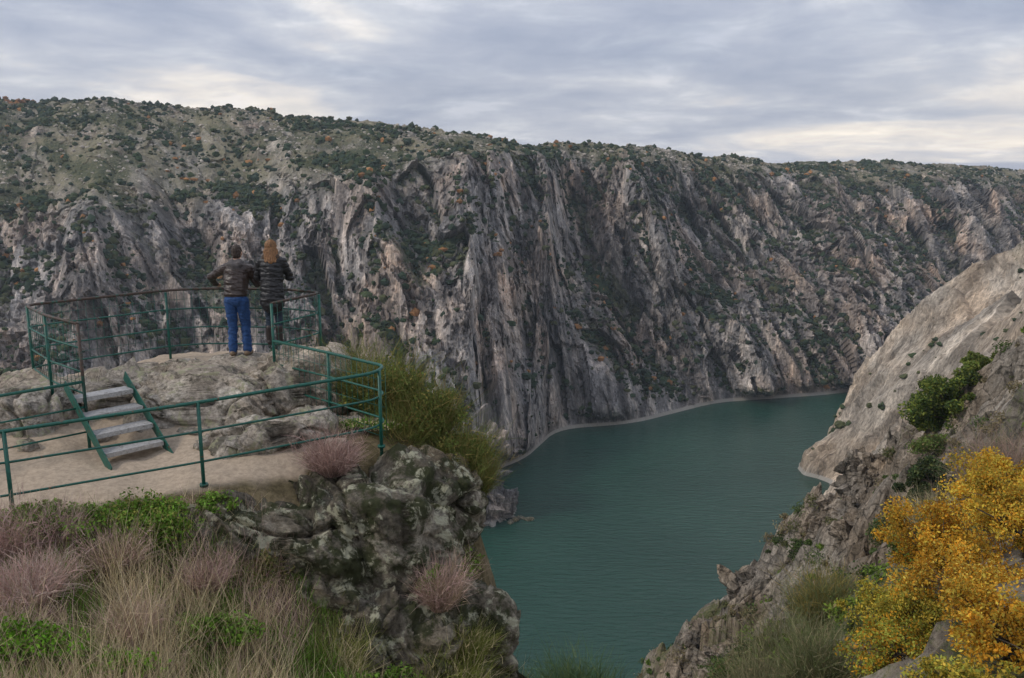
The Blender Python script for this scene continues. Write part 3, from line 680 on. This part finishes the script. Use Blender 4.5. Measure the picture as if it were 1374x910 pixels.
# ------------------------------------------------------------------ people
def person(name,loc,prims,mats,puff=None):
    bm=bmesh.new()
    def add(V,F):
        vs=[bm.verts.new(v) for v in V]
        for f in F: bm.faces.new([vs[i] for i in f])
    sv,sf=ICO[2]
    for pr in prims:
        if pr[0]=='e':
            add(sv*np.array(pr[3])+np.array(pr[2]),sf)
        else:
            _,lb,p0,p1,r0,r1=pr[:6];ky=pr[6] if len(pr)>6 else 1
            p0=np.array(p0,float);p1=np.array(p1,float);S=np.array([1,ky,1.])
            q0=p0/S;q1=p1/S
            ln=np.linalg.norm(q1-q0);stp=max(2,int(ln/(min(r0,r1)*.35))+1)
            ax=(q1-q0)/ln;s=np.cross(ax,[.31,.2,.93] if abs(ax[2])<.9 else [1,0,0]);s/=np.linalg.norm(s);t=np.cross(ax,s)
            V=[];F=[];nn=14
            ts=[(-math.cos(a),math.sin(a)) for a in np.linspace(.15,math.pi/2,4)]
            rings=[(q0+ax*r0*c,r0*s_) for c,s_ in ts]+[(q0+(q1-q0)*u_,r0+(r1-r0)*u_) for u_ in np.linspace(0,1,stp)[1:-1]]+[(q1-ax*r1*c,r1*s_) for c,s_ in ts[::-1]]
            for c,r in rings:
                for j in range(nn):
                    an=2*math.pi*j/nn;V.append((c+(math.cos(an)*s+math.sin(an)*t)*r)*S)
            for i in range(len(rings)-1):
                for j in range(nn): F.append((i*nn+j,i*nn+(j+1)%nn,(i+1)*nn+(j+1)%nn,(i+1)*nn+j))
            F.append(tuple(range(nn))[::-1]);F.append(tuple((len(rings)-1)*nn+j for j in range(nn)))
            add(V,F)
    bmesh.ops.recalc_face_normals(bm,faces=bm.faces)
    me=bpy.data.meshes.new(name);bm.to_mesh(me);bm.free()
    ob=bpy.data.objects.new(name,me);scene.collection.objects.link(ob)
    r=ob.modifiers.new('r','REMESH');r.mode='VOXEL';r.voxel_size=.0075
    s=ob.modifiers.new('s','SMOOTH');s.factor=.5;s.iterations=4
    dg=bpy.context.evaluated_depsgraph_get();me2=bpy.data.meshes.new_from_object(ob.evaluated_get(dg))
    ob.modifiers.clear();ob.data=me2;me2.name=name
    nv=len(me2.vertices);co=np.empty(nv*3,dtype=np.float32);me2.vertices.foreach_get('co',co);co=co.reshape(-1,3).astype(float)
    best=np.full(nv,9.);lab=np.zeros(nv,int)
    for pr in prims:
        if pr[0]=='e':
            d=(np.linalg.norm((co-np.array(pr[2]))/np.array(pr[3]),axis=1)-1)*min(pr[3])
        else:
            ky=pr[6] if len(pr)>6 else 1;S=np.array([1,ky,1.])
            a=np.array(pr[2],float)/S;b=np.array(pr[3],float)/S;c=co/S;e=b-a
            t=np.clip(((c-a)@e)/(e@e),0,1);d=np.linalg.norm(c-a-t[:,None]*e,axis=1)-(pr[4]+(pr[5]-pr[4])*t)
        m=d<best;best=np.where(m,d,best);lab=np.where(m,pr[1],lab)
    no=np.empty(nv*3,dtype=np.float32);me2.vertices.foreach_get('normal',no);no=no.reshape(-1,3)
    dsp=fbm3(co[:,0]*9,co[:,1]*9,co[:,2]*14,3,int(abs(loc[0])*100))*.016*(lab<3)
    wr=n3(co[:,0]*7,co[:,1]*7,co[:,2]*26,9);dsp=dsp+.010*np.abs(wr)*(lab<3)
    if puff: dsp=dsp+np.where(lab==1,puff*(np.sqrt(np.abs(np.sin(co[:,2]*math.pi/.078+co[:,0]*1.2+.4*wr)))-.6),0)
    hr=lab==5
    if hr.any():
        dsp=dsp+np.where(hr,.007*np.sin(np.arctan2(co[:,1]-.05,co[:,0]-co[hr,0].mean())*24+co[:,2]*9+3*wr),0)
    co=co+no*dsp[:,None]
    me2.vertices.foreach_set('co',co.astype(np.float32).ravel())
    for m in mats: me2.materials.append(m)
    li=np.array([lab[p.vertices[0]] for p in me2.polygons])
    me2.polygons.foreach_set('material_index',li.astype(np.int32));me2.polygons.foreach_set('use_smooth',np.ones(len(li),bool))
    me2.update();ob.location=loc
    return ob
def hand(side,w,d,curl,lab=4,sc=1.0):
    w=np.array(w,float);d=np.array(d,float);d/=np.linalg.norm(d);c=np.array(curl,float);c/=np.linalg.norm(c)
    s=np.cross(d,c);s/=np.linalg.norm(s)
    out=[]
    for i in (-1.5,-.5,.5,1.5): out.append(('c',lab,w+s*i*.008,w+d*.08+s*i*.021,.016,.012))
    for i,l in zip((-1.5,-.5,.5,1.5),(.062,.075,.08,.07)):
        a=w+d*.085+s*i*.022;b=a+(d*.8+c*.6)*l*.5;e=b+(d*.2+c*1.)*l*.5
        out+= [('c',lab,a,b,.0095,.009),('c',lab,b,e,.009,.0075)]
    a=w+d*.025+s*side*.025;b=a+(d*.6+s*side*.9)*.035;e=b+(d*.8+c*.5)*.032
    out+=[('c',lab,a,b,.012,.011),('c',lab,b,e,.0105,.009)]
    return out
skin=simple('skin',(.50,.30,.21),.55,var=.08)
leather=simple('leather_jacket',(.042,.028,.024),.38,var=.4,ns=14,bump=.5);jeans=simple('jeans',(.02,.065,.19),.85,var=.4,ns=12,bump=.3)
hoodm=simple('grey_hood',(.10,.09,.09),.9,ns=30);shoe=simple('brown_shoes',(.20,.14,.09),.7,ns=30);hairb=simple('dark_hair',(.045,.03,.022),.6,ns=60)
man=[('c',2,(-.105,.02,.10),(-.10,.05,.50),.068,.074),('c',2,(-.10,.05,.50),(-.092,0,.90),.076,.104),
('c',2,(.115,.06,.10),(.10,.09,.50),.068,.074),('c',2,(.10,.09,.50),(.092,0,.90),.076,.104),
('e',2,(0,-.01,.93),(.175,.135,.13)),
('c',1,(0,.0,1.06),(0,.085,1.31),.185,.21,.70),('e',1,(0,-.005,1.02),(.195,.145,.085)),('c',1,(-.16,.09,1.42),(.16,.09,1.42),.078,.078),('c',1,(0,.08,1.40),(0,.10,1.47),.13,.075,.8),
('c',1,(-.20,.10,1.405),(-.475,.26,1.25),.078,.060),('c',1,(-.475,.26,1.25),(-.47,.46,1.12),.060,.044),
('c',1,(.20,.10,1.405),(.29,.20,1.15),.078,.062),('c',1,(.29,.20,1.15),(.34,.38,1.29),.060,.044),
('c',0,(-.07,.02,1.48),(.07,.02,1.48),.055,.055),('e',0,(0,.01,1.45),(.10,.06,.085)),('c',0,(-.06,.10,1.50),(.06,.10,1.50),.06,.06),
('c',4,(0,.11,1.47),(0,.15,1.57),.058,.056),('e',4,(0,.185,1.655),(.075,.092,.110)),('c',4,(0,.265,1.655),(0,.292,1.625),.012,.016),('e',4,(0,.235,1.59),(.045,.045,.04)),
('e',4,(-.078,.175,1.645),(.012,.02,.03)),('e',4,(.078,.175,1.645),(.012,.02,.03)),
('e',5,(0,.165,1.69),(.083,.095,.098)),('e',5,(0,.13,1.63),(.072,.06,.08)),
('c',3,(-.105,-.03,.045),(-.115,.15,.035),.046,.036),('c',3,(.115,.01,.045),(.135,.19,.035),.046,.036),('c',3,(-.105,.02,.10),(-.105,.0,.05),.05,.045),('c',3,(.115,.06,.10),(.115,.03,.05),.05,.045)]
man+=hand(1,(-.47,.47,1.115),(.05,1,-.1),(0,.2,-1))+hand(-1,(.34,.39,1.30),(.2,.8,.35),(.6,.2,-.6))
person('man',(-4.42,13.52,CZ-2.93),man,[hoodm,leather,jeans,shoe,skin,hairb])
coat=simple('black_puffer',(.014,.014,.017),.5,var=.3,ns=10);dj=simple('dark_trousers',(.022,.035,.055),.85);fur=simple('fur_collar',(.08,.055,.04),.95,ns=60,bump=.6)
boot=simple('boots',(.03,.022,.02),.5);hair=simple('auburn_hair',(.26,.13,.055),.5,var=.6,ns=35,bump=.5)
wom=[('c',2,(-.075,.0,.12),(-.07,.03,.46),.048,.058),('c',2,(-.07,.03,.46),(-.075,0,.84),.060,.09),('c',2,(.075,.03,.12),(.07,.05,.46),.048,.058),('c',2,(.07,.05,.46),(.075,0,.84),.060,.09),
('c',1,(0,0,.70),(0,.02,1.0),.195,.175,.72),('c',1,(0,.02,1.0),(0,.06,1.25),.172,.195,.70),('c',1,(-.13,.06,1.33),(.13,.06,1.33),.08,.08),('c',1,(0,.06,1.33),(0,.07,1.40),.11,.08),
('c',1,(-.175,.06,1.325),(-.25,.12,1.07),.072,.060),('c',1,(-.25,.12,1.07),(-.27,.33,1.17),.058,.045),
('c',1,(.175,.06,1.325),(.24,.18,1.07),.072,.060),('c',1,(.24,.18,1.07),(.13,.42,1.06),.058,.045),
('c',0,(-.09,.03,1.40),(.09,.03,1.40),.05,.05),
('c',4,(0,.06,1.38),(-.01,.08,1.47),.048,.048),('e',4,(-.02,.10,1.545),(.07,.086,.104)),('c',4,(-.065,.17,1.545),(-.08,.185,1.52),.010,.013),
('e',5,(-.005,.075,1.575),(.092,.10,.105)),('c',5,(0,.045,1.56),(.02,-.03,1.34),.088,.06,.7),('c',5,(.06,.05,1.5),(.08,-.02,1.33),.05,.03),('c',5,(-.06,.04,1.5),(-.05,-.03,1.34),.05,.03),
('c',3,(-.075,-.02,.05),(-.085,.14,.035),.042,.032),('c',3,(.075,.01,.05),(.09,.17,.035),.042,.032),('c',3,(-.075,0,.05),(-.075,0,.28),.05,.056),('c',3,(.075,.03,.05),(.075,.03,.28),.05,.056)]
wom+=hand(1,(-.27,.34,1.17),(0,1,.2),(.6,.2,-.6))+hand(1,(.13,.43,1.06),(-.2,1,.0),(0,.2,-1))
person('woman',(-3.80,13.38,CZ-2.72),wom,[fur,coat,dj,boot,skin,hair],puff=.009)
mb=MB();mb.box((-4.05,13.93,CZ-1.6),(.07,.0,.01),(0,.012,.0),(-.01,0,.14));mb.done('mobile_phone',[simple('phone_black',(.02,.02,.02),.3)],bevel=.003)
# ------------------------------------------------------------------ water
m,nt,p=newmat('river_water')
tc=N(nt,'ShaderNodeTexCoord')
a=N(nt,'ShaderNodeTexNoise',Scale=.35,Detail=5.0,Roughness=.6,Distortion=.4);mp=N(nt,'ShaderNodeMapping');mp.inputs['Scale'].default_value=(.4,1.5,1);mp.inputs['Rotation'].default_value=(0,0,.35);L(nt,tc.outputs['Object'],mp.inputs[0]);L(nt,mp.outputs[0],a.inputs[0])
b=N(nt,'ShaderNodeTexNoise',Scale=.012,Detail=4.0);L(nt,tc.outputs['Object'],b.inputs[0])
L(nt,mix(nt,ramp(nt,b.outputs[0],[(.35,0.0),(.65,1.0)]),(.014,.054,.039),(.021,.072,.052)),p.inputs['Base Color'])
p.inputs['Roughness'].default_value=.2;p.inputs['IOR'].default_value=1.333
bp=N(nt,'ShaderNodeBump',Strength=.7,Distance=.8);L(nt,a.outputs[0],bp.inputs['Height']);L(nt,bp.outputs[0],p.inputs['Normal'])
V=np.array([(-1500,-800,0),(3000,-800,0),(3000,3000,0),(-1500,3000,0)],float)
mk('river_water',V,np.array([[0,1,2,3]]),m)
mh=bpy.data.materials.new('moist_air');mh.use_nodes=True;nt=mh.node_tree;nt.nodes.remove(nt.nodes['Principled BSDF'])
vs_=N(nt,'ShaderNodeVolumeScatter',Density=.00014,Anisotropy=.2);vs_.inputs['Color'].default_value=(.76,.87,1,1);L(nt,vs_.outputs[0],nt.nodes['Material Output'].inputs['Volume'])
bm=bmesh.new();bmesh.ops.create_cube(bm,size=1);me=bpy.data.meshes.new('atmosphere');bm.to_mesh(me);bm.free();me.materials.append(mh)
at_=bpy.data.objects.new('atmosphere',me);scene.collection.objects.link(at_);at_.scale=(3600,3600,420);at_.location=(300,900,190)
# ------------------------------------------------------------------ world, sun
wd_=bpy.data.worlds.new("World");scene.world=wd_;wd_.use_nodes=True;nt=wd_.node_tree
bg=nt.nodes['Background'];bg.inputs[1].default_value=.1
SE,SR=math.radians(40),math.radians(250)
sky=N(nt,'ShaderNodeTexSky',sky_type='NISHITA',sun_disc=False,sun_elevation=SE,sun_rotation=SR)
tc=N(nt,'ShaderNodeTexCoord');sp=N(nt,'ShaderNodeSeparateXYZ');L(nt,tc.outputs['Generated'],sp.inputs[0])
mz=N(nt,'ShaderNodeMath',operation='MAXIMUM');L(nt,sp.outputs[2],mz.inputs[0]);mz.inputs[1].default_value=0.0
az=N(nt,'ShaderNodeMath',operation='ADD');L(nt,mz.outputs[0],az.inputs[0]);az.inputs[1].default_value=.14
cx=N(nt,'ShaderNodeMath',operation='DIVIDE');L(nt,sp.outputs[0],cx.inputs[0]);L(nt,az.outputs[0],cx.inputs[1])
cy=N(nt,'ShaderNodeMath',operation='DIVIDE');L(nt,sp.outputs[1],cy.inputs[0]);L(nt,az.outputs[0],cy.inputs[1])
cb=N(nt,'ShaderNodeCombineXYZ');L(nt,cx.outputs[0],cb.inputs[0]);L(nt,cy.outputs[0],cb.inputs[1]);cb.inputs[2].default_value=.37
n1=N(nt,'ShaderNodeTexNoise',Scale=.6,Detail=7.0,Roughness=.5,Distortion=.6);L(nt,cb.outputs[0],n1.inputs[0])
n2_=N(nt,'ShaderNodeTexNoise',Scale=2.1,Detail=8.0,Roughness=.62,Distortion=.3);L(nt,cb.outputs[0],n2_.inputs[0])
c=ramp(nt,n1.outputs[0],[(.34,(.44,.50,.64)),(.46,(.56,.61,.73)),(.54,(.68,.72,.81)),(.60,(.90,.89,.90)),(.67,(1.08,1.03,.96))])
c=mix(nt,.8,c,ramp(nt,n2_.outputs[0],[(.34,(.80,.83,.90)),(.5,(1.0,1.0,1.02)),(.58,(1.16,1.15,1.12)),(.66,(1.42,1.37,1.30))]),'MULTIPLY')
sc=N(nt,'ShaderNodeVectorMath',operation='SCALE');L(nt,c,sc.inputs[0]);sc.inputs['Scale'].default_value=9.6
fin_=mix(nt,.94,sky.outputs[0],sc.outputs[0])
L(nt,fin_,bg.inputs[0])
sl=bpy.data.lights.new('sun','SUN');sl.energy=1.5;sl.angle=math.radians(10);sl.color=(1,.93,.83)
so=bpy.data.objects.new('sun',sl);scene.collection.objects.link(so)
az_=math.radians(250) 
dirv=Vector((math.sin(az_)*math.cos(SE),math.cos(az_)*math.cos(SE),math.sin(SE)))
so.rotation_euler=dirv.to_track_quat('Z','Y').to_euler();so.location=(0,0,300)
# ------------------------------------------------------------------ camera
cam=bpy.data.cameras.new('camera');cam.lens=29.95;cam.sensor_width=36;cam.clip_end=20000;cam.clip_start=.1
co=bpy.data.objects.new('camera',cam);scene.collection.objects.link(co)
co.location=(0,0,CZ);co.rotation_euler=(math.radians(90-11.1),0,0);scene.camera=co
scene.view_settings.view_transform='Standard';scene.view_settings.look='None';scene.view_settings.exposure=0
print('OK')
